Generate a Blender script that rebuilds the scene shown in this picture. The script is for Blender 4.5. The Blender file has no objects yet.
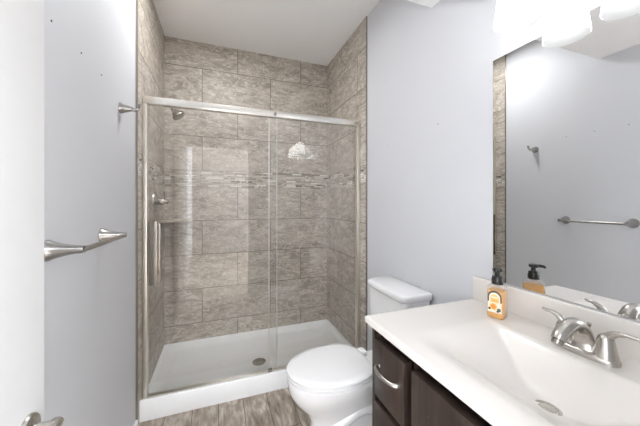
import bpy, bmesh, math, random
from mathutils import Vector, Matrix
random.seed(7)
S = bpy.context.scene
C = S.collection
PI = math.pi
# ------------------------------------------------------------------ camera
cd = bpy.data.cameras.new('camera'); cam = bpy.data.objects.new('camera', cd); C.objects.link(cam)
cam.location = (0, 0, 1.30); cam.rotation_euler = (PI/2, 0, math.radians(-20.1))
cd.sensor_width = 36; cd.lens = 273/640*36; cd.shift_y = -10/640; cd.clip_start = 0.02
S.camera = cam
# ------------------------------------------------------------------ world, lights, exposure
w = bpy.data.worlds.new('world'); S.world = w; w.use_nodes = True
bg = w.node_tree.nodes['Background']; bg.inputs[0].default_value = (0.945, 0.97, 1.0, 1); bg.inputs[1].default_value = 8.0
S.view_settings.view_transform = 'Standard'; S.view_settings.look = 'None'
S.view_settings.exposure = 0.76; S.view_settings.gamma = 1.0; S.view_settings.use_curve_mapping = False
FILL_W = 6.8          # power of the added fill light at the high ceiling
S.cycles.use_denoising = True
S.cycles.max_bounces = 12; S.cycles.transparent_max_bounces = 16
S.cycles.sample_clamp_indirect = 6.0

# ------------------------------------------------------------------ dimensions
XL, XR = -0.46, 1.067          # painted walls
TL, TR = -0.45, 1.057          # tile faces
YB = 2.67                      # shower back tile face
YT = 1.856                     # tile edge towards the room
ZH, ZS = 2.74, 2.345           # high and low ceilings
YS = 1.168                     # where the low ceiling ends

# ------------------------------------------------------------------ mesh helpers
def link(o): C.objects.link(o); return o
def obj(name, bm, m, parent=None, origin=None, smooth=None, mats=None):
    org = Vector(origin) if origin else (Vector(parent['_org']) if parent else Vector((0, 0, 0)))
    bmesh.ops.remove_doubles(bm, verts=bm.verts, dist=1e-6)
    bmesh.ops.recalc_face_normals(bm, faces=bm.faces)
    bmesh.ops.translate(bm, verts=bm.verts, vec=-org)
    me = bpy.data.meshes.new(name); bm.to_mesh(me); bm.free()
    for x in (mats or [m]): me.materials.append(x)
    if smooth:
        for p in me.polygons: p.use_smooth = True
        me.set_sharp_from_angle(angle=math.radians(smooth))
    o = bpy.data.objects.new(name, me); link(o)
    if parent: o.parent = parent
    else: o.location = org
    o['_org'] = tuple(org)
    return o
def tag(o, label, cat, group=None):
    o['label'] = label; o['category'] = cat
    if group: o['group'] = group
    return o
def thing(name, label, cat, loc, group=None):
    o = bpy.data.objects.new(name, None); link(o); o.location = loc; o['_org'] = tuple(loc)
    o.empty_display_size = .05
    return tag(o, label, cat, group)
def struct(name, bm, m, parent=None, smooth=None, mats=None, label=None):
    o = obj(name, bm, m, parent, smooth=smooth, mats=mats)
    if parent is None: o['kind'] = 'structure'
    if label: o['label'] = label
    return o
def BM(): return bmesh.new()
def box(bm, x0, x1, y0, y1, z0, z1, bev=0, seg=2, mi=0):
    t = bmesh.new()
    r = bmesh.ops.create_cube(t, size=1)
    for v in t.verts:
        v.co = Vector((x0+(v.co.x+.5)*(x1-x0), y0+(v.co.y+.5)*(y1-y0), z0+(v.co.z+.5)*(z1-z0)))
    if bev: bmesh.ops.bevel(t, geom=list(t.edges), offset=bev, segments=seg, profile=.5, affect='EDGES')
    for f in t.faces: f.material_index = mi
    merge(bm, t)
def merge(bm, t):
    me = bpy.data.meshes.new('tmp'); t.to_mesh(me); t.free(); bm.from_mesh(me); bpy.data.meshes.remove(me)
def loft(bm, rings, closed=True, cap0=True, cap1=True):
    R = [[bm.verts.new(p) for p in r] for r in rings]
    n = len(R[0])
    for a, b in zip(R, R[1:]):
        for i in range(n if closed else n-1):
            j = (i+1) % n
            bm.faces.new((a[i], a[j], b[j], b[i]))
    if cap0: bm.faces.new(R[0][::-1])
    if cap1: bm.faces.new(R[-1])
def frame(d, up=Vector((0, 0, 1))):
    d = Vector(d).normalized()
    if abs(d.dot(up)) > .95: up = Vector((0, 1, 0))
    u = d.cross(up).normalized(); v = u.cross(d).normalized()
    return u, v
def smoothpath(pts, sub=6):
    P = [Vector(p) for p in pts]; out = []
    for i in range(len(P)-1):
        p0 = P[max(i-1, 0)]; p1 = P[i]; p2 = P[i+1]; p3 = P[min(i+2, len(P)-1)]
        for k in range(sub):
            t = k/sub
            out.append(.5*((2*p1)+(p2-p0)*t+(2*p0-5*p1+4*p2-p3)*t*t+(3*p1-p0-3*p2+p3)*t**3))
    out.append(P[-1]); return out
def tube(bm, pts, rad, n=14, flat=None, up=Vector((0, 0, 1)), sub=0):
    """tube through pts; rad number or list; flat = vertical squash factor list/number"""
    if sub:
        m = len(pts)
        if not isinstance(rad, (int, float)):
            rr = smoothpath([(r, 0, 0) for r in rad], sub); rad = [q.x for q in rr]
        if flat is not None and not isinstance(flat, (int, float)):
            ff = smoothpath([(r, 0, 0) for r in flat], sub); flat = [q.x for q in ff]
        pts = smoothpath(pts, sub)
    P = [Vector(p) for p in pts]; rings = []
    for i, p in enumerate(P):
        d = P[min(i+1, len(P)-1)]-P[max(i-1, 0)]
        u, v = frame(d, up)
        r = rad if isinstance(rad, (int, float)) else rad[i]
        f = 1 if flat is None else (flat if isinstance(flat, (int, float)) else flat[i])
        rings.append([p+u*math.cos(2*PI*k/n)*r+v*math.sin(2*PI*k/n)*r*f for k in range(n)])
    loft(bm, rings)
def lathe(bm, base, axis, prof, n=32, cap0=True, cap1=True):
    """prof: list of (radius, distance along axis)"""
    base = Vector(base); axis = Vector(axis).normalized(); u, v = frame(axis)
    rings = [[base+axis*h+(u*math.cos(2*PI*k/n)+v*math.sin(2*PI*k/n))*max(r, 1e-4) for k in range(n)] for r, h in prof]
    loft(bm, rings, True, cap0, cap1)
def prism(bm, poly, z0, z1, mi=0):
    a = [bm.verts.new((x, y, z0)) for x, y in poly]; b = [bm.verts.new((x, y, z1)) for x, y in poly]
    n = len(poly); fs = [bm.faces.new(a[::-1]), bm.faces.new(b)]
    for i in range(n): fs.append(bm.faces.new((a[i], a[(i+1) % n], b[(i+1) % n], b[i])))
    for f in fs: f.material_index = mi

# ------------------------------------------------------------------ materials
def nt(name):
    m = bpy.data.materials.new(name); m.use_nodes = True
    return m, m.node_tree, m.node_tree.nodes['Principled BSDF']
def mat(name, col, rough=.5, metal=0, var=.03, scale=20, bump=0, spec=None, coat=0, stretch=(1, 1, 1)):
    m, t, b = nt(name)
    tc = t.nodes.new('ShaderNodeTexCoord'); mp = t.nodes.new('ShaderNodeMapping'); mp.inputs['Scale'].default_value = stretch
    t.links.new(tc.outputs['Object'], mp.inputs[0])
    nz = t.nodes.new('ShaderNodeTexNoise'); nz.inputs['Scale'].default_value = scale; nz.inputs['Detail'].default_value = 4
    t.links.new(mp.outputs[0], nz.inputs['Vector'])
    rp = t.nodes.new('ShaderNodeValToRGB')
    rp.color_ramp.elements[0].position = .3; rp.color_ramp.elements[1].position = .7
    rp.color_ramp.elements[0].color = tuple(c*(1-var) for c in col)+(1,)
    rp.color_ramp.elements[1].color = tuple(min(1, c*(1+var)) for c in col)+(1,)
    t.links.new(nz.outputs['Fac'], rp.inputs[0]); t.links.new(rp.outputs[0], b.inputs['Base Color'])
    b.inputs['Roughness'].default_value = rough; b.inputs['Metallic'].default_value = metal
    if spec is not None: b.inputs['Specular IOR Level'].default_value = spec
    if coat: b.inputs['Coat Weight'].default_value = coat; b.inputs['Coat Roughness'].default_value = .05
    if bump:
        bp = t.nodes.new('ShaderNodeBump'); bp.inputs['Strength'].default_value = bump; bp.inputs['Distance'].default_value = .002
        t.links.new(nz.outputs['Fac'], bp.inputs['Height']); t.links.new(bp.outputs[0], b.inputs['Normal'])
    return m
def lin(r, g, b):
    f = lambda c: (c/255/12.92) if c <= 10 else ((c/255+.055)/1.055)**2.4
    return (f(r), f(g), f(b))
def mathn(t, op, a, b=None):
    n = t.nodes.new('ShaderNodeMath'); n.operation = op
    for i, x in enumerate((a, b)):
        if x is None: continue
        if isinstance(x, (int, float)): n.inputs[i].default_value = x
        else: t.links.new(x, n.inputs[i])
    return n.outputs[0]
def mixc(t, fac, a, b, mode='MIX'):
    n = t.nodes.new('ShaderNodeMix'); n.data_type = 'RGBA'; n.blend_type = mode
    for i, x in ((0, fac), (6, a), (7, b)):
        if isinstance(x, (int, float)): n.inputs[i].default_value = x
        elif isinstance(x, tuple): n.inputs[i].default_value = x+(1,) if len(x) == 3 else x
        else: t.links.new(x, n.inputs[i])
    return n.outputs[2]
def brick(t, vec, wd, ht, mortar, off=.5, freq=2, smooth=.1):
    b = t.nodes.new('ShaderNodeTexBrick'); b.offset = off; b.offset_frequency = freq
    for k, v in (('Scale', 1), ('Mortar Size', mortar), ('Mortar Smooth', smooth), ('Brick Width', wd), ('Row Height', ht)): b.inputs[k].default_value = v
    b.inputs['Color1'].default_value = (0, 0, 0, 1); b.inputs['Color2'].default_value = (1, 1, 1, 1); b.inputs['Mortar'].default_value = (0, 0, 0, 1)
    t.links.new(vec, b.inputs['Vector']); return b
def uvz(t, axis, u0, v0):
    tc = t.nodes.new('ShaderNodeTexCoord'); sp = t.nodes.new('ShaderNodeSeparateXYZ'); t.links.new(tc.outputs['Object'], sp.inputs[0])
    u = mathn(t, 'SUBTRACT', sp.outputs['X' if axis == 'x' else 'Y'], u0); v = mathn(t, 'SUBTRACT', sp.outputs['Z'], v0)
    cb = t.nodes.new('ShaderNodeCombineXYZ'); t.links.new(u, cb.inputs[0]); t.links.new(v, cb.inputs[1])
    return cb.outputs[0]
TILE_D, TILE_M, TILE_L = lin(146, 135, 122), lin(178, 168, 156), lin(238, 233, 225)
GROUT = lin(96, 84, 72)
def tile_mat(name, axis, u0, v0, flip=1):
    m, t, b = nt(name)
    vec = uvz(t, axis, u0, v0)
    br = brick(t, vec, .6125, .305, .0022)
    seed = mathn(t, 'MULTIPLY', br.outputs['Color'], 37.0)
    mp = t.nodes.new('ShaderNodeMapping'); mp.inputs['Rotation'].default_value = (0, 0, math.radians(24*flip)); mp.inputs['Scale'].default_value = (1.0, 2.6, 1)
    t.links.new(vec, mp.inputs[0])
    def noise(sc, det, dist, extra=0):
        n = t.nodes.new('ShaderNodeTexNoise'); n.noise_dimensions = '4D'
        n.inputs['Scale'].default_value = sc; n.inputs['Detail'].default_value = det; n.inputs['Distortion'].default_value = dist
        t.links.new(mp.outputs[0], n.inputs['Vector']); t.links.new(mathn(t, 'ADD', seed, extra), n.inputs['W']); return n.outputs['Fac']
    n1 = noise(4.5, 8, 1.6); n2 = noise(6.5, 7, 1.8, 5.3); n3 = noise(34, 6, .8, 9.1)
    rp = t.nodes.new('ShaderNodeValToRGB'); e = rp.color_ramp.elements
    e[0].position = .33; e[0].color = TILE_D+(1,); e[1].position = .72; e[1].color = lin(200, 192, 181)+(1,)
    q = e.new(.52); q.color = TILE_M+(1,)
    t.links.new(n1, rp.inputs[0])
    d = mathn(t, 'ABSOLUTE', mathn(t, 'SUBTRACT', n2, .5))
    mr = t.nodes.new('ShaderNodeMapRange'); mr.interpolation_type = 'SMOOTHSTEP'
    for i, v in ((1, 0), (2, .042), (3, 1), (4, 0)): mr.inputs[i].default_value = v
    t.links.new(d, mr.inputs[0])
    vein = mathn(t, 'MULTIPLY', mr.outputs[0], mathn(t, 'MULTIPLY', n3, 1.25))
    c = mixc(t, mathn(t, 'MULTIPLY', vein, .85), rp.outputs[0], TILE_L)
    d2 = mathn(t, 'ABSOLUTE', mathn(t, 'SUBTRACT', noise(5, 5, 2.8, 17.7), .47))
    mr2 = t.nodes.new('ShaderNodeMapRange'); mr2.interpolation_type = 'SMOOTHSTEP'
    for i, v in ((1, 0), (2, .02), (3, .55), (4, 0)): mr2.inputs[i].default_value = v
    t.links.new(d2, mr2.inputs[0])
    c = mixc(t, mathn(t, 'MULTIPLY', mr2.outputs[0], n3), c, lin(122, 110, 96))
    c = mixc(t, mathn(t, 'MULTIPLY', mathn(t, 'SUBTRACT', n3, .35), .5), c, lin(206, 199, 189))
    tint = mathn(t, 'MULTIPLY', br.outputs['Color'], .10)
    c = mixc(t, tint, c, lin(146, 134, 120))
    c = mixc(t, br.outputs['Fac'], c, GROUT)
    t.links.new(c, b.inputs['Base Color'])
    r = mathn(t, 'ADD', .46, mathn(t, 'MULTIPLY', br.outputs['Fac'], .5)); t.links.new(r, b.inputs['Roughness'])
    bp = t.nodes.new('ShaderNodeBump'); bp.inputs['Strength'].default_value = .5; bp.inputs['Distance'].default_value = .0015; bp.invert = True
    t.links.new(br.outputs['Fac'], bp.inputs['Height']); t.links.new(bp.outputs[0], b.inputs['Normal'])
    return m
def mosaic_mat(name, axis):
    m, t, b = nt(name)
    vec = uvz(t, axis, 0.03, 1.448)
    br = brick(t, vec, .098, .0145, .0013, off=.37, freq=3)
    nz = t.nodes.new('ShaderNodeTexNoise'); nz.inputs['Scale'].default_value = 22; t.links.new(vec, nz.inputs['Vector'])
    s = mathn(t, 'FRACT', mathn(t, 'ADD', mathn(t, 'MULTIPLY', br.outputs['Color'], 7.3), mathn(t, 'MULTIPLY', nz.outputs['Fac'], .25)))
    rp = t.nodes.new('ShaderNodeValToRGB'); rp.color_ramp.interpolation = 'CONSTANT'; e = rp.color_ramp.elements
    cols = [(0, lin(186, 178, 167)), (.24, lin(208, 202, 192)), (.44, lin(168, 159, 147)), (.62, lin(232, 228, 221)), (.73, lin(146, 136, 123)), (.83, lin(196, 188, 177)), (.96, lin(92, 82, 72))]
    e[0].position = 0; e[0].color = cols[0][1]+(1,); e[1].position = cols[1][0]; e[1].color = cols[1][1]+(1,)
    for p, cc in cols[2:]:
        q = e.new(p); q.color = cc+(1,)
    t.links.new(s, rp.inputs[0])
    c = mixc(t, br.outputs['Fac'], rp.outputs[0], lin(150, 141, 130))
    t.links.new(c, b.inputs['Base Color']); b.inputs['Roughness'].default_value = .22
    return m
def floor_mat():
    m, t, b = nt('wood_look_floor')
    tc = t.nodes.new('ShaderNodeTexCoord'); sp = t.nodes.new('ShaderNodeSeparateXYZ'); t.links.new(tc.outputs['Object'], sp.inputs[0])
    cb = t.nodes.new('ShaderNodeCombineXYZ'); t.links.new(mathn(t, 'ADD', sp.outputs['Y'], -.45), cb.inputs[0]); t.links.new(mathn(t, 'SUBTRACT', sp.outputs['X'], .143), cb.inputs[1])
    br = brick(t, cb.outputs[0], 1.1, .152, .0016, off=.37)
    mp = t.nodes.new('ShaderNodeMapping'); mp.inputs['Scale'].default_value = (2.6, 9, 1); t.links.new(cb.outputs[0], mp.inputs[0])
    def noise(sc, dist, extra):
        n = t.nodes.new('ShaderNodeTexNoise'); n.noise_dimensions = '4D'; n.inputs['Scale'].default_value = sc; n.inputs['Detail'].default_value = 6; n.inputs['Distortion'].default_value = dist
        t.links.new(mp.outputs[0], n.inputs['Vector']); t.links.new(mathn(t, 'ADD', mathn(t, 'MULTIPLY', br.outputs['Color'], 31), extra), n.inputs['W']); return n.outputs['Fac']
    n1 = noise(1.6, 1.5, 0); n2 = noise(5, .5, 4)
    rp = t.nodes.new('ShaderNodeValToRGB'); e = rp.color_ramp.elements
    e[0].position = .34; e[0].color = lin(112, 99, 87)+(1,); e[1].position = .66; e[1].color = lin(222, 214, 204)+(1,)
    q = e.new(.5); q.color = lin(164, 151, 138)+(1,)
    t.links.new(mathn(t, 'ADD', mathn(t, 'MULTIPLY', n1, .65), mathn(t, 'MULTIPLY', n2, .35)), rp.inputs[0])
    c = mixc(t, mathn(t, 'MULTIPLY', br.outputs['Color'], .3), rp.outputs[0], lin(96, 84, 74))
    c = mixc(t, br.outputs['Fac'], c, lin(62, 54, 47))
    t.links.new(c, b.inputs['Base Color']); b.inputs['Roughness'].default_value = .42
    return m
def wood_dark():
    m, t, b = nt('espresso_wood')
    tc = t.nodes.new('ShaderNodeTexCoord'); mp = t.nodes.new('ShaderNodeMapping'); mp.inputs['Scale'].default_value = (12, 12, 1.2)
    t.links.new(tc.outputs['Object'], mp.inputs[0])
    n = t.nodes.new('ShaderNodeTexNoise'); n.inputs['Scale'].default_value = 3; n.inputs['Detail'].default_value = 6; n.inputs['Distortion'].default_value = 1
    t.links.new(mp.outputs[0], n.inputs['Vector'])
    rp = t.nodes.new('ShaderNodeValToRGB'); e = rp.color_ramp.elements
    e[0].position = .3; e[0].color = lin(37, 29, 25)+(1,); e[1].position = .75; e[1].color = lin(66, 52, 45)+(1,)
    t.links.new(n.outputs['Fac'], rp.inputs[0])
    v = t.nodes.new('ShaderNodeTexVoronoi'); v.inputs['Scale'].default_value = 26; t.links.new(tc.outputs['Object'], v.inputs['Vector'])
    sp = t.nodes.new('ShaderNodeMath'); sp.operation = 'LESS_THAN'; sp.inputs[1].default_value = .035; t.links.new(v.outputs['Distance'], sp.inputs[0])
    c = mixc(t, mathn(t, 'MULTIPLY', sp.outputs[0], .5), rp.outputs[0], lin(170, 160, 150))
    t.links.new(c, b.inputs['Base Color']); b.inputs['Roughness'].default_value = .38
    return m
def glass_mat(name, tint, refl=1.0, haze=0.0):
    m = bpy.data.materials.new(name); m.use_nodes = True; t = m.node_tree; t.nodes.clear()
    out = t.nodes.new('ShaderNodeOutputMaterial'); tr = t.nodes.new('ShaderNodeBsdfTransparent'); gl = t.nodes.new('ShaderNodeBsdfGlossy')
    nz = t.nodes.new('ShaderNodeTexNoise'); nz.inputs['Scale'].default_value = 3
    mr = t.nodes.new('ShaderNodeMapRange'); mr.inputs[3].default_value = .0; mr.inputs[4].default_value = .025
    t.links.new(nz.outputs['Fac'], mr.inputs[0]); t.links.new(mr.outputs[0], gl.inputs['Roughness'])
    tr.inputs[0].default_value = tint+(1,); gl.inputs[0].default_value = (1, 1, 1, 1)
    lw = t.nodes.new('ShaderNodeLayerWeight'); lw.inputs[0].default_value = .5
    p = mathn(t, 'POWER', lw.outputs['Facing'], 5.0)
    f = mathn(t, 'MULTIPLY', mathn(t, 'ADD', mathn(t, 'MULTIPLY', p, .95), .045), refl)
    mx = t.nodes.new('ShaderNodeMixShader'); t.links.new(f, mx.inputs[0]); t.links.new(tr.outputs[0], mx.inputs[1]); t.links.new(gl.outputs[0], mx.inputs[2])
    last = mx.outputs[0]
    if haze:
        df = t.nodes.new('ShaderNodeBsdfDiffuse'); df.inputs[0].default_value = (.9, .9, .88, 1)
        m2 = t.nodes.new('ShaderNodeMixShader'); m2.inputs[0].default_value = haze
        t.links.new(last, m2.inputs[1]); t.links.new(df.outputs[0], m2.inputs[2]); last = m2.outputs[0]
    t.links.new(last, out.inputs[0]); return m
def emis(name, col, st, base=(.95, .95, .95)):
    m, t, b = nt(name); b.inputs['Base Color'].default_value = base+(1,)
    b.inputs['Emission Color'].default_value = col+(1,); b.inputs['Emission Strength'].default_value = st; b.inputs['Roughness'].default_value = .35
    return m
M_WALL = mat('pale_grey_wall_paint', lin(214, 215, 218.5), .55, var=.012, scale=2.0, bump=.04)
M_CEIL = mat('white_ceiling_paint', lin(249, 249, 249), .8, var=.01, scale=3)
M_TRIM = mat('white_trim_paint', lin(236, 236, 236), .35, var=.008)
M_DOOR = mat('white_door_paint', lin(226, 226, 226), .3, var=.008)
M_NICKEL = mat('brushed_nickel', (.55, .525, .49), .27, 1, var=.06, scale=60, stretch=(1, 1, 12))
M_STEEL = mat('satin_grey_nickel', (.40, .39, .375), .25, 1, var=.05, scale=60)
M_DARKNI = mat('dark_nickel', (.36, .33, .295), .27, 1, var=.06, scale=60)
M_ALU = mat('satin_champagne_metal', (.84, .815, .77), .30, 1, var=.03, scale=40)
M_CER = mat('white_glazed_ceramic', lin(240, 240, 240), .07, var=.004, coat=.4)
M_SEAT = mat('white_seat_plastic', lin(243, 243, 243), .12, var=.004)
M_PAN = mat('white_acrylic_pan', lin(251, 252, 252), .22, var=.006)
M_MARB = mat('white_cultured_marble', lin(227, 222, 216), .22, var=.012, scale=5, coat=.0)
M_BLACK = mat('black_plastic', (.022, .02, .02), .3, var=.1)
M_HOLE = mat('grey_plug_plastic', (.10, .10, .105), .6, var=.1)
M_RUB = mat('dark_gap_rubber', (.03, .03, .03), .7, var=.1)
M_STONE = mat('shelf_stone', lin(186, 176, 162), .3, var=.10, scale=14)
M_GLASS = glass_mat('clear_shower_glass', (.994, .997, .994), 1.0, .006)
M_GEDGE = mat('green_glass_edge', lin(150, 168, 160), .15, var=.03)
M_MIRROR = mat('mirror_silver', (.82, .825, .825), .0, 1, var=.0)
M_WOOD = wood_dark()
M_FLOOR = floor_mat()
M_SHADE = emis('lit_opal_glass', (.985, .99, 1), 2.8)
M_SHADEIN = emis('dimmed_opal_glass_inside', (.985, .99, 1), .34, (.3, .3, .3))  # painted darker and dimmer than the outside so the shade opening reads
M_BULB = emis('lit_bulb', (1, .99, .975), 2.5)

# ------------------------------------------------------------------ structure
bm = BM(); box(bm, -.75, XR+.1, -3.6, YB+.12, -.1, 0); struct('floor', bm, M_FLOOR)
bm = BM()
box(bm, XL-.1, XR+.1, YS, YB+.12, ZH, ZH+.1)
box(bm, XL-.1, XR+.1, -.13, YS, ZS, ZH+.1)
struct('ceiling', bm, M_CEIL)
bm = BM(); box(bm, XL-.1, XL, -.13, YB+.12, 0, ZH+.1); struct('wall_left', bm, M_WALL)
bm = BM(); box(bm, XR, XR+.1, -.13, YB+.12, 0, ZH+.1); struct('wall_right', bm, M_WALL)
Z1, Z2 = 1.448, 1.593
def tiled(name, axis, x0, x1, y0, y1, u0, flip):
    b_ = BM()
    box(b_, x0, x1, y0, y1, .0, Z1, mi=0); box(b_, x0, x1, y0, y1, Z1, Z2, mi=1); box(b_, x0, x1, y0, y1, Z2, ZH, mi=2)
    return struct(name, b_, None, mats=[tile_mat(name+'_low', axis, u0, .838, flip), mosaic_mat(name+'_mosaic', axis), tile_mat(name+'_high', axis, u0, 1.593, flip)])
tiled('wall_back', 'x', XL, XR, YB, YB+.12, .155, 1)
tiled('wall_shower_left', 'y', XL, TL, YT, YB, 2.30, 1)
tiled('wall_shower_right', 'y', TR, XR, YT, YB, 2.30, 1)
bm = BM()                                          # near wall with the doorway
DX0, DX1, DZ = -.41, .37, 2.05
box(bm, XL, DX0, -.13, -.02, 0, ZS); box(bm, DX1, XR, -.13, -.02, 0, ZS); box(bm, DX0, DX1, -.13, -.02, DZ, ZS)
struct('wall_near', bm, M_WALL)
bm = BM(); box(bm, -2.4, 2.4, -3.6, -3.5, 0, 3.4); struct('wall_hall', bm, mat('taupe_hall_paint', lin(128, 124, 120), .7))
bm = BM(); box(bm, -.75, -.65, -3.5, -.13, 0, 3.4); struct('wall_hall_light_block', bm, M_WALL)  # unseen, added to block this side so doorway light comes from the right
bm = BM()
box(bm, XL+.002, DX0-.001, -.019, -.005, 0, DZ+.06, .003); box(bm, DX1, DX1+.06, -.019, -.005, 0, DZ+.06, .003); box(bm, DX0, DX1, -.019, -.005, DZ, DZ+.06, .003)
struct('trim_1', bm, M_TRIM, label='white casing around the doorway')
bm = BM(); box(bm, XL, XL+.013, 0, YT-.005, 0, .045, .004); struct('baseboard_left', bm, M_TRIM)
bm = BM(); box(bm, XR-.013, XR, .93, YT-.008, 0, .045, .004); struct('baseboard_right', bm, M_TRIM)
bm = BM(); box(bm, XL+.0005, TL+.0015, YT-.006, YT, 0, ZH, .001); struct('trim_2', bm, M_DARKNI, label='thin metal edge strip of the left shower tile')
bm = BM(); box(bm, TR-.0015, XR-.0005, YT-.006, YT, 0, ZH, .001); struct('trim_3', bm, M_DARKNI, label='thin metal edge strip of the right shower tile')

# door opened against the left wall
bm = BM(); box(bm, -.436, -.40, .04, .852, .012, 2.03, .002)
dr = struct('door_1', bm, M_DOOR, label='white door standing open along the left wall')
HY, HZ = .788, .794
bm = BM(); lathe(bm, (-.3999, HY, HZ), (1, 0, 0), [(.036, 0), (.036, .004), (.033, .008), (.014, .012), (.0125, .03), (.0135, .046), (.012, .050), (.001, .051)])
dh = obj('door_handle', bm, M_NICKEL, dr, smooth=40)
bm = BM(); tube(bm, [(-.354, HY+.012, HZ), (-.350, HY-.02, HZ-.001), (-.350, HY-.06, HZ-.003), (-.352, HY-.105, HZ-.006)], [.0135, .012, .010, .008], 14, flat=[1, 1, .9, .8], sub=5)
obj('lever', bm, M_NICKEL, dh, smooth=40)
bm = BM(); box(bm, -.430, -.406, .8521, .8535, HZ-.03, HZ+.03, .0004); obj('latch_plate', bm, M_NICKEL, dr)

# ------------------------------------------------------------------ shower pan
pan = thing('shower_pan', 'white acrylic shower pan with low front curb', 'shower base', (.3, 2.27, 0))
YC0, YC1 = 1.885, 2.03
bm = BM()
rr = .004
prof = [(YC0, .0), (YC0, .118), (YC0+.007, .1245), (YC0+.018, .1230), (1.935, .098), (1.950, .0930), (1.990, .0920), (2.005, .086), (2.02, .066), (2.045, .048),
        (2.35, .042), (YB-.10, .046), (YB-.06, .052), (YB-.03, .068), (YB-.012, .076), (YB-.001, .079), (YB-.001, 0)]
x0, x1 = TL+.0015, TR-.0015
# loft along x with slightly raised ends
def panprof(x, lift):
    out = []
    for y, z in prof:
        zz = z
        if z > .03 and 2.01 <= y < YB-.02: zz = max(z, .045+lift)
        out.append((x, y, zz))
    return out
loft(bm, [panprof(x0, .04), panprof(x0+.012, .036), panprof(x0+.03, .018), panprof(x0+.055, .004), panprof(x0+.09, 0), panprof(.3, -.004), panprof(x1-.09, 0), panprof(x1-.055, .004), panprof(x1-.03, .018), panprof(x1-.012, .036), panprof(x1, .04)])
obj('base', bm, M_PAN, pan, smooth=50)
bm = BM(); lathe(bm, (.29, 2.19, .0445), (0, 0, 1), [(.052, 0), (.052, .003), (.047, .0045), (.044, .003), (.001, .003)], 32)
for i in range(-3, 4):
    for j in range(-3, 4):
        if i*i+j*j < 11: lathe(bm, (.29+i*.011, 2.19+j*.011, .047), (0, 0, 1), [(.003, 0), (.003, .0009)], 8)
dn = obj('drain', bm, M_DARKNI, pan, smooth=40)

# ------------------------------------------------------------------ shower enclosure
YD = 1.967
en = thing('shower_door_frame', 'satin metal shower frame with header rail and fixed right glass panel', 'shower frame', (.3, YD, .093))
HZ0, HZ1 = 1.915, 1.961
jl, jr = TL+.001, TR-.001
bm = BM(); box(bm, jl, jr, YD-.022, YD+.022, HZ0, HZ1, .004); obj('header_rail', bm, M_ALU, en, smooth=40)
for a, b_ in ((jl, jl+.026), (jr-.026, jr)):
    bm = BM(); box(bm, a, b_, YD-.022, YD+.020, .0965, HZ0-.0005, .003)
    m_ = (a+b_)/2
    obj('jamb', bm, M_ALU, en, smooth=40)
bm = BM(); box(bm, jl+.027, jr-.027, YD-.016, YD+.018, .0930, .0985, .002); obj('bottom_track', bm, M_ALU, en, smooth=40)
SPLIT = .331
OVL = .386
bm = BM(); box(bm, SPLIT, jr-.024, YD-.0135, YD-.0065, .0990, HZ0-.001, .001)
fp = obj('glass_panel', bm, M_GLASS, en); fp['label'] = 'clear fixed right panel'
bm = BM(); box(bm, SPLIT-.006, SPLIT, YD-.014, YD-.006, .0990, HZ0-.001, .001); obj('edge_seal', bm, M_ALU, fp)
bm = BM(); box(bm, SPLIT-.012, SPLIT+.016, YD-.03, YD-.0145, .1010, .122, .003); obj('door_guide', bm, M_DARKNI, en, smooth=40)
for x in (SPLIT+.038, 1.012):
    bm = BM(); lathe(bm, (x, YD-.0222, HZ0+.022), (0, -1, 0), [(.012, 0), (.0125, .003), (.0125, .010), (.010, .013), (.004, .013), (.003, .011), (.001, .011)], 24)
    obj('standoff_bolt', bm, M_NICKEL, en, smooth=40)
sd = thing('sliding_shower_door', 'clear sliding glass shower door with vertical pull handle at left', 'shower door', (-.05, YD, .099))
bm = BM(); box(bm, jl+.028, OVL, YD+.0055, YD+.0125, .0995, HZ0-.0015, .001); gp = obj('glass_panel', bm, M_GLASS, sd)
bm = BM(); box(bm, OVL, OVL+.005, YD+.005, YD+.013, .0995, HZ0-.0015, .001); obj('edge_seal', bm, M_ALU, gp)
bm = BM()
hx = -.383
box(bm, hx-.022, hx+.022, YD-.05, YD-.036, .795, 1.189, .004)
for z in (.83, 1.13): lathe(bm, (hx, YD+.0055, z), (0, -1, 0), [(.008, 0), (.008, .042)], 16)
obj('pull_handle', bm, M_DARKNI, sd, smooth=40)
bm = BM()
box(bm, hx-.022, hx+.022, YD+.036, YD+.052, .79, 1.17, .004)
for z in (.83, 1.13): lathe(bm, (hx, YD+.0125, z), (0, 1, 0), [(.008, 0), (.008, .026)], 16)
obj('pull_handle', bm, M_NICKEL, sd, smooth=40)

# ------------------------------------------------------------------ shower fittings
sh = thing('showerhead', 'brushed nickel shower head on an arm from the left tiled wall', 'shower head', (TL, 2.30, 2.03))
bm = BM(); lathe(bm, (TL+.0002, 2.30, 2.045), (1, 0, 0), [(.030, 0), (.028, .006), (.014, .012), (.010, .013)]); obj('flange', bm, M_NICKEL, sh, smooth=40)
bm = BM(); tube(bm, [(TL+.01, 2.30, 2.045), (TL+.06, 2.30, 2.045), (TL+.095, 2.30, 2.03), (TL+.115, 2.30, 2.010)], .0095, 14, sub=5); obj('arm', bm, M_NICKEL, sh, smooth=40)
ax = Vector((.62, -.05, -.78)).normalized()
bm = BM(); lathe(bm, (TL+.112, 2.30, 2.013), ax, [(.012, 0), (.017, .012), (.016, .022), (.020, .03), (.038, .055), (.046, .066), (.047, .078), (.044, .081), (.001, .081)], 32)
hd = obj('head', bm, M_DARKNI, sh, smooth=40)
va = thing('shower_valve', 'shower valve with round plate and lever below the mosaic band', 'shower valve', (TL, 2.30, 1.31))
bm = BM(); lathe(bm, (TL+.0002, 2.30, 1.31), (1, 0, 0), [(.075, 0), (.073, .006), (.060, .010), (.026, .012), (.024, .014)]); obj('escutcheon', bm, M_NICKEL, va, smooth=40)
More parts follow.
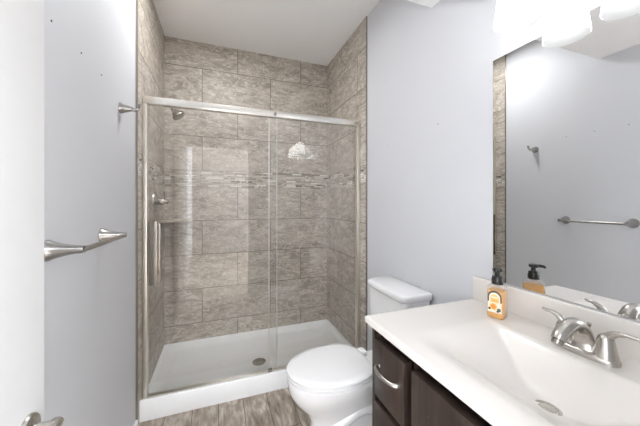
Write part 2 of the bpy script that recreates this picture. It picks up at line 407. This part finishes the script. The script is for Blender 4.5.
bm = BM(); lathe(bm, (TL+.012, 2.30, 1.31), (1, 0, 0), [(.024, 0), (.024, .03), (.020, .045), (.017, .06), (.017, .075), (.001, .077)])
kb = obj('knob', bm, M_DARKNI, va, smooth=40)
bm = BM(); tube(bm, [(TL+.055, 2.30, 1.31), (TL+.058, 2.295, 1.345), (TL+.062, 2.285, 1.385)], [.009, .008, .006], 12, sub=4); obj('lever', bm, M_DARKNI, kb, smooth=40)
bm = BM()
pts = [(TL+.0006, YB-.0006)]+[(TL+.0006+.24*math.sin(a), YB-.0006-.24*math.cos(a)) if False else (0, 0) for a in ()]
poly = [(TL+.0006, YB-.0006), (TL+.0006, YB-.235)]
for k in range(1, 8):
    s = k/8; poly.append((TL+.0006+.23*s+.03*math.sin(PI*s), YB-.235+.234*s-.03*math.sin(PI*s)*.2))
poly.append((TL+.235, YB-.0006))
prism(bm, poly, 1.143, 1.163)
bmesh.ops.bevel(bm, geom=[e for e in bm.edges if abs(e.verts[0].co.z-e.verts[1].co.z) < 1e-6], offset=.004, segments=2, affect='EDGES')
tag(obj('corner_shelf', bm, M_STONE, origin=(TL, YB, 1.143), smooth=40), 'beige stone corner shelf in the left back shower corner', 'shelf')

# ------------------------------------------------------------------ toilet
TY = 1.343
to = thing('toilet', 'white two piece toilet with lid down between vanity and shower', 'toilet', (.70, TY, 0))
def egg(cx, af, ab, b, z, n=72, p=2.0, pb=None):
    out = []
    for k in range(n):
        a = 2*PI*k/n; c, s = math.cos(a), math.sin(a)
        q = 2/(pb if (pb and c > 0) else p)
        xx = (abs(c)**q)*(1 if c > 0 else -1); yy = (abs(s)**q)*(1 if s > 0 else -1)
        r = ab if xx > 0 else af
        out.append((cx+xx*r, TY+yy*b, z))
    return out
bm = BM()
loft(bm, [egg(.70, .275, .27, .112, .001, p=2.6), egg(.70, .275, .27, .112, .02, p=2.6), egg(.70, .265, .265, .103, .05, p=2.5), egg(.69, .250, .27, .097, .12, p=2.4),
          egg(.68, .240, .28, .098, .18, p=2.3), egg(.65, .240, .30, .113, .235, p=2.2), egg(.60, .248, .30, .140, .30, p=2.2), egg(.57, .245, .27, .164, .35, p=2.15, pb=2.4), egg(.56, .238, .27, .175, .385, p=2.1, pb=2.5),
          egg(.56, .238, .27, .177, .405, p=2.1, pb=2.5), egg(.56, .230, .265, .170, .412, p=2.1, pb=2.5)])
box(bm, .76, 1.05, TY-.115, TY+.115, .25, .4125, .02, 3)
bowl = obj('bowl', bm, M_CER, to, smooth=50)
for s in (-1, 1):                               # trapway relief on both sides
    bm = BM()
    tube(bm, [(.50, TY+s*.066, .12), (.58, TY+s*.080, .19), (.68, TY+s*.090, .245), (.77, TY+s*.086, .22), (.80, TY+s*.084, .15), (.86, TY+s*.080, .08), (.93, TY+s*.065, .05)], [.025, .034, .038, .037, .036, .034, .025], 16, sub=6)
    obj('trapway', bm, M_CER, bowl, smooth=60)
bm = BM()
loft(bm, [egg(.57, .240, .180, .172, .4135, p=2.1, pb=3.0), egg(.57, .250, .187, .181, .4175, p=2.1, pb=3.0), egg(.57, .251, .188, .182, .426, p=2.1, pb=3.0), egg(.57, .243, .182, .174, .4295, p=2.1, pb=3.0), egg(.57, .236, .178, .168, .4342, p=2.1, pb=3.0)])
obj('seat', bm, M_SEAT, to, smooth=40)
bm = BM()
loft(bm, [egg(.57, .240, .180, .172, .4345, p=2.1, pb=3.0), egg(.57, .251, .188, .183, .4365, p=2.1, pb=3.0), egg(.57, .252, .189, .184, .446, p=2.1, pb=3.0), egg(.57, .244, .183, .177, .4515, p=2.1, pb=3.0), egg(.57, .215, .16, .15, .4545, p=2.1, pb=3.0), egg(.57, .1, .07, .08, .456, p=2)])
obj('lid', bm, M_SEAT, to, smooth=40)
for s in (-1, 1):
    bm = BM(); box(bm, .7605, .80, TY+s*.075-.028, TY+s*.075+.028, .4128, .442, .008, 3)
    obj('hinge', bm, M_SEAT, to, smooth=40)
def rrect(x0, x1, y0, y1, z, rf, rb, n=8):
    """rounded rectangle; rf radius of the front (-x) corners, rb radius of the back corners"""
    out = []
    for cx, cy, a0, r in ((x0+rf, y0+rf, PI, rf), (x1-rb, y0+rb, 1.5*PI, rb), (x1-rb, y1-rb, 0, rb), (x0+rf, y1-rf, .5*PI, rf)):
        for k in range(n+1):
            a = a0+.5*PI*k/n; out.append((cx+r*math.cos(a), cy+r*math.sin(a), z))
    return out
ty0, ty1 = 1.150, 1.536
bm = BM()
loft(bm, [rrect(.915, 1.052, ty0+.028, ty1-.028, .413, .03, .02), rrect(.898, 1.055, ty0+.018, ty1-.018, .44, .035, .02), rrect(.884, 1.055, ty0+.010, ty1-.010, .62, .035, .02), rrect(.878, 1.055, ty0+.008, ty1-.008, .782, .035, .02)])
obj('tank', bm, M_CER, to, smooth=50)
bm = BM()
loft(bm, [rrect(.874, 1.058, ty0+.004, ty1-.004, .7825, .04, .012), rrect(.866, 1.060, ty0, ty1, .790, .045, .012), rrect(.866, 1.060, ty0, ty1, .812, .045, .012), rrect(.870, 1.058, ty0+.004, ty1-.004, .819, .042, .012), rrect(.88, 1.05, ty0+.014, ty1-.014, .822, .035, .012)])
obj('tank_lid', bm, M_CER, to, smooth=50)

# ------------------------------------------------------------------ vanity cabinet
VX, VY0, VY1 = .535, .012, .892
CT0, CT1 = .856, .880            # countertop
vc = thing('vanity_cabinet', 'espresso brown bathroom vanity cabinet under a white countertop', 'vanity', (.8, .45, 0))
bm = BM()
box(bm, VX, 1.064, VY0, VY0+.018, .0, CT0-.001); box(bm, VX, 1.064, VY1-.018, VY1, .0, CT0-.001)
box(bm, VX+.034, 1.064, VY0+.018, VY1-.018, .10, .118); box(bm, 1.05, 1.064, VY0+.018, VY1-.018, .118, CT0-.001)
box(bm, VX+.075, VX+.09, VY0+.018, VY1-.018, 0, .10)
obj('carcass', bm, M_WOOD, vc)
bm = BM()
box(bm, VX+.014, VX+.033, VY0, VY1, .825, CT0-.0012, .001); box(bm, VX+.014, VX+.033, VY0, VY1, .10, .135, .001)
for y0, y1 in ((VY1-.035, VY1), (.655, .675), (VY0, VY0+.03)): box(bm, VX+.014, VX+.033, y0, y1, .135, .825, .001)
for z in (.605, .385): box(bm, VX+.014, VX+.033, .675, VY1-.035, z-.012, z+.012, .001)
box(bm, VX+.026, VX+.033, .05, .86, .13, .83)
obj('face_frame', bm, M_WOOD, vc)
def pull(x, c, axis, L, parent):
    """arched bar pull standing off the face at x, centred at c=(y,z)"""
    pts = []
    for s, o_ in ((-1, 0), (-.99, .010), (-.78, .019), (-.35, .025), (0, .026), (.35, .025), (.78, .019), (.99, .010), (1, 0)):
        y, z = c
        if axis == 'y': y += s*L/2
        else: z += s*L/2
        pts.append((x-o_-.0002, y, z))
    b_ = BM(); tube(b_, pts, [.0095, .0085, .007, .007, .008, .007, .007, .0085, .0095], 12, sub=4)
    return obj('handle', b_, M_NICKEL, parent, smooth=45)
FX0, FX1 = .516, .5485
for k, (z0, z1) in enumerate(((.62, .818), (.405, .597), (.135, .380))):
    bm = BM(); box(bm, FX0, FX1, .682, .848, z0, z1, .003, 2); d_ = obj('drawer', bm, M_WOOD, vc, smooth=40)
    pull(FX0, (.760, z0+.118 if k == 0 else (z0+z1)/2), 'y', .108, d_)
for y0, y1, hy in ((.338, .648, .37), (.022, .330, .298)):
    bm = BM(); box(bm, FX0, FX1, y0, y1, .135, .818, .003, 2); d_ = obj('door', bm, M_WOOD, vc, smooth=40)
    pull(FX0, (hy, .50), 'z', .108, d_)

# ------------------------------------------------------------------ countertop with integrated basin
CX0, CX1, CY0, CY1 = .510, 1.0655, .002, .902
ct = thing('countertop', 'white cultured marble vanity top with integrated sloped basin', 'countertop', (.79, .455, CT0))
BYC, BD = .455, .112
def smin(a, b, k=.018):
    h = max(k-abs(a-b), 0)/k
    return min(a, b)-h*h*k*.25
def soft(d, w):
    return 0 if d < -w else (d if d > w else (d+w)**2/(4*w))
def depth(x, y):
    dy = (.240-abs(y-BYC))           # distance inside left/right edge
    ramp = BD*dy/.190
    fr = BD*(x-.590)/.185
    bk = BD*(.905-x)/.100
    d = smin(soft(smin(ramp, fr, .05), .020), soft(bk, .004), .006)
    return max(0, smin(d, BD, .03))
bm = BM()
NX, NY = 74, 120
xs = [CX0+(CX1-CX0)*i/NX for i in range(NX+1)]; ys = [CY0+(CY1-CY0)*j/NY for j in range(NY+1)]
def edge_round(x, y):
    e = min(x-CX0, y-CY0, CY1-y); r = .006
    return 0 if e >= r else r-math.sqrt(max(0, r*r-(r-e)**2))
xs = sorted(set(xs+[CX0+.001, CX0+.0025, CX0+.0045])); ys = sorted(set(ys+[CY0+.001, CY0+.0025, CY1-.001, CY1-.0025]))
top = [[bm.verts.new((x, y, CT1-depth(x, y)-edge_round(x, y)*.98)) for y in ys] for x in xs]
for i in range(len(xs)-1):
    for j in range(len(ys)-1): bm.faces.new((top[i][j], top[i+1][j], top[i+1][j+1], top[i][j+1]))
ring = [top[i][0] for i in range(len(xs))]+[top[-1][j] for j in range(1, len(ys))]+[top[i][-1] for i in range(len(xs)-2, -1, -1)]+[top[0][j] for j in range(len(ys)-2, 0, -1)]
low = [bm.verts.new((v.co.x, v.co.y, CT0)) for v in ring]
for i in range(len(ring)): bm.faces.new((ring[i], low[i], low[(i+1) % len(ring)], ring[(i+1) % len(ring)]))
obj('slab', bm, M_MARB, ct, smooth=55)
bm = BM(); box(bm, 1.044, CX1, CY0, CY1-.002, CT1-.002, .978, .005, 3); obj('backsplash', bm, M_MARB, ct, smooth=45)
DXX, DYY = .782, .455
bm = BM(); zd = CT1-depth(DXX, DYY)
lathe(bm, (DXX, DYY, zd-.001), (0, 0, 1), [(.031, 0), (.031, .0025), (.027, .004), (.023, .003), (.021, -.002), (.020, .001), (.018, .004), (.001, .0055)], 32)
obj('sink_drain', bm, M_NICKEL, ct, smooth=40)

# ------------------------------------------------------------------ faucet
FX, FY, FZ = .957, .465, CT1
fa = thing('faucet', 'brushed nickel two handle faucet with arched spout behind the basin', 'faucet', (FX, FY, FZ))
def plate(z, g):
    out = []
    for k in range(40):
        a = 2*PI*k/40; c, s = math.cos(a), math.sin(a)
        q = 2/2.6
        out.append((FX+.030*g*(abs(c)**q)*(1 if c > 0 else -1), FY+(.076*g)*(abs(s)**q)*(1 if s > 0 else -1), z))
    return out
bm = BM(); loft(bm, [plate(FZ+.0003, 1), plate(FZ+.008, 1), plate(FZ+.014, .96), plate(FZ+.017, .86)]); obj('base_plate', bm, M_NICKEL, fa, smooth=40)
bm = BM()
tube(bm, [(FX+.002, FY, FZ+.012), (FX+.001, FY, FZ+.038), (FX-.010, FY, FZ+.068), (FX-.036, FY, FZ+.087), (FX-.068, FY, FZ+.085), (FX-.098, FY, FZ+.070), (FX-.112, FY, FZ+.055)],
     [.024, .0185, .0165, .016, .0165, .0165, .016], 24, flat=[1.55, 1.42, 1.28, 1.2, 1.12, 1.05, 1.0], sub=6, up=Vector((0, 1, 0)))
sp_ = obj('spout', bm, M_NICKEL, fa, smooth=50)
ax = Vector((-.5, 0, -.86)).normalized()
bm = BM(); lathe(bm, (FX-.1115, FY, FZ+.0555), ax, [(.0125, 0), (.0125, .011), (.010, .012), (.001, .011)], 20); obj('aerator', bm, M_DARKNI, sp_, smooth=40)
bm = BM(); lathe(bm, (FX+.026, FY, FZ+.010), (0, 0, 1), [(.0028, 0), (.0028, .058), (.0055, .062), (.0055, .069), (.001, .072)], 12); obj('lift_rod', bm, M_NICKEL, fa, smooth=40)
for s in (1, -1):
    y = FY+s*.047
    bm = BM(); lathe(bm, (FX, y, FZ+.013), (0, 0, 1), [(.026, 0), (.0245, .010), (.021, .026), (.018, .042), (.0155, .052), (.010, .059), (.001, .061)], 28)
    h = obj('handle', bm, M_NICKEL, fa, smooth=45)
    q = s if s > 0 else s*1.45
    bm = BM(); tube(bm, [(FX+.002, y-s*.004, FZ+.058), (FX+.001, y+q*.010, FZ+.078), (FX-.003, y+q*.028, FZ+.088), (FX-.006, y+q*.042, FZ+.089), (FX-.008, y+q*.053, FZ+.092)], [.013, .0105, .008, .0075, .006], 14, flat=[1, .85, .65, .6, .6], sub=5)
    obj('lever', bm, M_NICKEL, h, smooth=45)

# ------------------------------------------------------------------ soap dispenser
SX, SY, SZ = .962, .722, CT1+.0003
so = thing('soap_dispenser', 'orange foaming hand soap bottle with black pump on the vanity top', 'soap dispenser', (SX, SY, SZ))
def glassy(name, col, rough=.08, tr=.75):
    m, t, b = nt(name); b.inputs['Base Color'].default_value = col+(1,); b.inputs['Roughness'].default_value = rough
    b.inputs['Transmission Weight'].default_value = tr; b.inputs['IOR'].default_value = 1.25
    nz = t.nodes.new('ShaderNodeTexNoise'); nz.inputs['Scale'].default_value = 30
    c = mixc(t, mathn(t, 'MULTIPLY', nz.outputs['Fac'], .08), col, (1, 1, 1)); t.links.new(c, b.inputs['Base Color'])
    return m
M_SOAP = mat('orange_liquid_soap', lin(250, 186, 88), .12, var=.03, scale=30)
M_CLEAR = glass_mat('clear_bottle_plastic', (.97, .96, .95), 1.2, .10)
M_LABEL = mat('cream_label', lin(246, 238, 222), .5, var=.03)
M_LORG = mat('orange_print', lin(236, 150, 62), .5, var=.05)
M_LYEL = mat('yellow_print', lin(250, 206, 122), .5, var=.04)
M_LDRK = mat('brown_print', lin(92, 78, 70), .5, var=.05)
M_LGRN = mat('green_print', lin(92, 122, 78), .5, var=.05)
ANG = math.radians(19)
def sq(hw, z, r=.012, n=5, hd=None):
    hd = hd or hw; out = []
    for cx, cy, a0 in ((-1, -1, PI), (1, -1, 1.5*PI), (1, 1, 0), (-1, 1, .5*PI)):
        for k in range(n+1):
            a = a0+.5*PI*k/n; lx = cx*(hw-r)+r*math.cos(a); ly = cy*(hd-r)+r*math.sin(a)
            out.append((SX+lx*math.cos(ANG)-ly*math.sin(ANG), SY+lx*math.sin(ANG)+ly*math.cos(ANG), SZ+z))
    return out
bm = BM(); loft(bm, [sq(.0245, 0, .009), sq(.0275, .004, .010), sq(.0275, .108, .010), sq(.0265, .114, .011), sq(.022, .119, .013), sq(.0165, .1215, .0155), sq(.0165, .127, .0155)])
bt = obj('bottle', bm, M_CLEAR, so, smooth=40)
bm = BM(); loft(bm, [sq(.0235, .0012, .009), sq(.0264, .005, .009), sq(.0264, .098, .009), sq(.0255, .0995, .009)]); obj('liquid', bm, M_SOAP, bt, smooth=40)
bm = BM(); lathe(bm, (SX, SY, SZ+.1215), (0, 0, 1), [(.0185, 0), (.0192, .003), (.0192, .016), (.0175, .019), (.0175, .026), (.0145, .030), (.0085, .031), (.0080, .044), (.015, .0455), (.0165, .05), (.0155, .056), (.008, .0585), (.001, .059)], 32)
pm = obj('pump', bm, M_BLACK, so, smooth=40)
dv = Vector((-.75, -.66, 0)).normalized()
c0 = Vector((SX, SY, SZ+.1215+.051))
bm = BM(); tube(bm, [c0, c0+dv*.02, c0+dv*.033+Vector((0, 0, -.002)), c0+dv*.037+Vector((0, 0, -.007))], [.0075, .0065, .0055, .0045], 12, sub=3); obj('nozzle', bm, M_BLACK, pm, smooth=45)
# label on the faces towards the camera: an arch window with fruit print
def lab(pts, off, m, name, parent, face):
    """pts in (u, z) on the bottle's front face"""
    b_ = BM(); f_ = []; g_ = []
    for u, z in pts:
        for lst, o_ in ((f_, off), (g_, .02755)):
            if face == 0: lx, ly = -o_, -u
            else: lx, ly = u, -o_
            lst.append(b_.verts.new((SX+lx*math.cos(ANG)-ly*math.sin(ANG), SY+lx*math.sin(ANG)+ly*math.cos(ANG), SZ+z)))
    b_.faces.new(f_); b_.faces.new(g_[::-1])
    for i in range(len(pts)):
        j = (i+1) % len(pts); b_.faces.new((f_[i], f_[j], g_[j], g_[i]))
    return obj(name, b_, m, parent)
def archp(wd, z0, z1, n=12):
    return [(-wd, z0), (wd, z0)]+[(wd*math.cos(PI*k/n), z1+wd*math.sin(PI*k/n)) for k in range(n+1)]
def disc(u, z, r, n=14): return [(u+r*math.cos(2*PI*k/n), z+r*math.sin(2*PI*k/n)) for k in range(n)]
lb = lab(archp(.0225, .060, .078), .02775, M_LDRK, 'label', so, 0)
lab(archp(.0180, .058, .076), .02785, M_LABEL, 'label_panel', lb, 0)
lab([(-.0225, .022), (.0225, .022), (.0225, .060), (-.0225, .060)], .02780, M_LABEL, 'label_panel', lb, 0)
lab(archp(.0135, .058, .074), .02795, M_LYEL, 'label_print', lb, 0)
lab([(-.010, .074), (.010, .074), (.010, .079), (-.010, .079)], .02805, M_LABEL, 'label_print', lb, 0)
lab([(-.010, .064), (.010, .064), (.010, .067), (-.010, .067)], .02805, M_LORG, 'label_print', lb, 0)
lab(disc(-.004, .043, .0125), .02795, M_LYEL, 'label_print', lb, 0)
lab(disc(-.004, .043, .0085), .02805, M_LORG, 'label_print', lb, 0)
lab(disc(-.0165, .034, .0045), .02795, M_LDRK, 'label_print', lb, 0)
lab(disc(.014, .034, .0062), .02800, M_LGRN, 'label_print', lb, 0)
lab(disc(.010, .028, .004), .02808, M_LDRK, 'label_print', lb, 0)

# ------------------------------------------------------------------ mirror
mr_ = None
bm = BM(); box(bm, 1.062, 1.0665, .06, .8165, .981, 1.889, .0012, 2)
tag(obj('mirror', bm, M_MIRROR, origin=(1.0645, .44, .981)), 'large frameless wall mirror above the vanity backsplash', 'mirror')

# ------------------------------------------------------------------ vanity light
vl = thing('vanity_light', 'three shade vanity light fixture above the mirror', 'light fixture', (XR, .46, 2.08))
bm = BM(); box(bm, XR-.028, XR-.0005, .27, .65, 2.045, 2.125, .008, 3); obj('backplate', bm, M_NICKEL, vl, smooth=40)
for y in (.630, .460, .290):
    bm = BM(); tube(bm, [(XR-.026, y, 2.085), (XR-.09, y, 2.09), (XR-.125, y, 2.085), (XR-.133, y, 2.06), (XR-.133, y, 2.040)], .008, 12, sub=5); obj('arm', bm, M_NICKEL, vl, smooth=45)
    c = (XR-.133, y, 2.045)
    bm = BM()
    lathe(bm, c, (0, 0, -1), [(.020, -.012), (.024, 0), (.040, .004), (.050, .014), (.0555, .03), (.0605, .07), (.0645, .105), (.0675, .138), (.066, .1395)], 40, cap0=True, cap1=False)
    for f in bm.faces: f.material_index = 0
    n0 = len(bm.faces)
    lathe(bm, c, (0, 0, -1), [(.066, .1395), (.0640, .138), (.061, .105), (.057, .07), (.052, .03), (.045, .014), (.030, .009), (.015, .008)], 40, cap0=False, cap1=True)
    bm.faces.ensure_lookup_table()
    for f in bm.faces[n0:]: f.material_index = 1
    sh_ = obj('shade', bm, M_SHADE, vl, smooth=50, mats=[M_SHADE, M_SHADEIN])
    bm = BM(); lathe(bm, (c[0], c[1], c[2]-.0085), (0, 0, -1), [(.013, 0), (.014, .025), (.023, .044), (.032, .066), (.034, .080), (.030, .096), (.018, .108), (.001, .112)], 24)
    obj('bulb', bm, M_BULB, sh_, smooth=50)

# ------------------------------------------------------------------ unseen fill light added above the frame to brighten room and shower
def fill_lamp(x, y, z, r, energy, label):
    t = thing('fill_light', label, 'light fixture', (x, y, z))
    b_ = BM(); lathe(b_, (x, y, z-.0005), (0, 0, -1), [(r+.02, 0), (r+.02, .006), (r+.012, .012), (r, .010)]); obj('rim', b_, M_TRIM, t, smooth=40)
    l_ = bpy.data.lights.new('fill_area_light', 'AREA'); l_.shape = 'DISK'; l_.size = 2*r; l_.energy = energy; l_.color = (.98, .99, 1); l_.spread = math.radians(176)
    o_ = bpy.data.objects.new('fill_area_light', l_); link(o_); o_.location = (x, y, z-.014)
fill_lamp(.0, 1.80, ZH, .11, FILL_W, 'added round fill light in the high ceiling, out of view by the shower')

# ------------------------------------------------------------------ towel bar and hook on the left wall
tb = thing('towel_bar', 'brushed nickel towel bar on the grey left wall', 'towel bar', (XL, 1.18, 1.165))
TBX = XL+.078
bm = BM(); tube(bm, [(TBX, .982, 1.162), (TBX, 1.376, 1.162)], .0085, 16); obj('bar', bm, M_STEEL, tb, smooth=40)
for y in (.990, 1.368):
    bm = BM(); lathe(bm, (XL+.0003, y, 1.165), (1, 0, 0), [(.031, 0), (.0305, .004), (.027, .010), (.0225, .022), (.018, .038), (.014, .056), (.0115, .074), (.0100, .086), (.001, .087)], 28); obj('post', bm, M_STEEL, tb, smooth=40)
rh = thing('robe_hook', 'small brushed nickel robe hook high on the left wall', 'hook', (XL, 1.60, 1.77))
bm = BM(); lathe(bm, (XL+.0003, 1.592, 1.765), (1, 0, 0), [(.027, 0), (.0265, .004), (.022, .013), (.017, .027), (.0125, .042), (.0095, .052)], 28); pb = obj('post', bm, M_STEEL, rh, smooth=40)
bm = BM(); tube(bm, [(XL+.048, 1.592, 1.765), (XL+.060, 1.594, 1.762), (XL+.070, 1.597, 1.767), (XL+.076, 1.60, 1.780), (XL+.077, 1.602, 1.796)], [.0095, .009, .008, .0075, .007], 14, sub=5); obj('hook', bm, M_STEEL, rh, smooth=45)

# ------------------------------------------------------------------ small plugs and screw holes in the walls
def plug(x, y, z, nx, r, label):
    b_ = BM(); lathe(b_, (x, y, z), (nx, 0, 0), [(r, .0002), (r, .0016), (r*.6, .0022), (r*.5, .0012), (.0005, .001)], 14)
    tag(obj('wall_plug', b_, M_HOLE, origin=(x, y, z), smooth=40), label, 'wall plug', 'wall plugs in the left wall' if nx > 0 else 'wall plugs in the right wall')
plug(XL, 1.011, 1.828, 1, .0032, 'tiny dark wall plug in the left wall, nearest the open door')
plug(XL, 1.192, 1.828, 1, .0030, 'tiny dark wall plug in the left wall, middle one of the row of three')
plug(XL, 1.365, 1.827, 1, .0032, 'tiny dark wall plug in the left wall, nearest the robe hook')
plug(XR, 1.125, 1.712, -1, .0030, 'tiny dark wall plug in the right wall, nearer the mirror')
plug(XR, 1.577, 1.686, -1, .0022, 'tiny dark wall plug in the right wall, nearer the shower')
for o in S.objects:
    if '_org' in o: del o['_org']
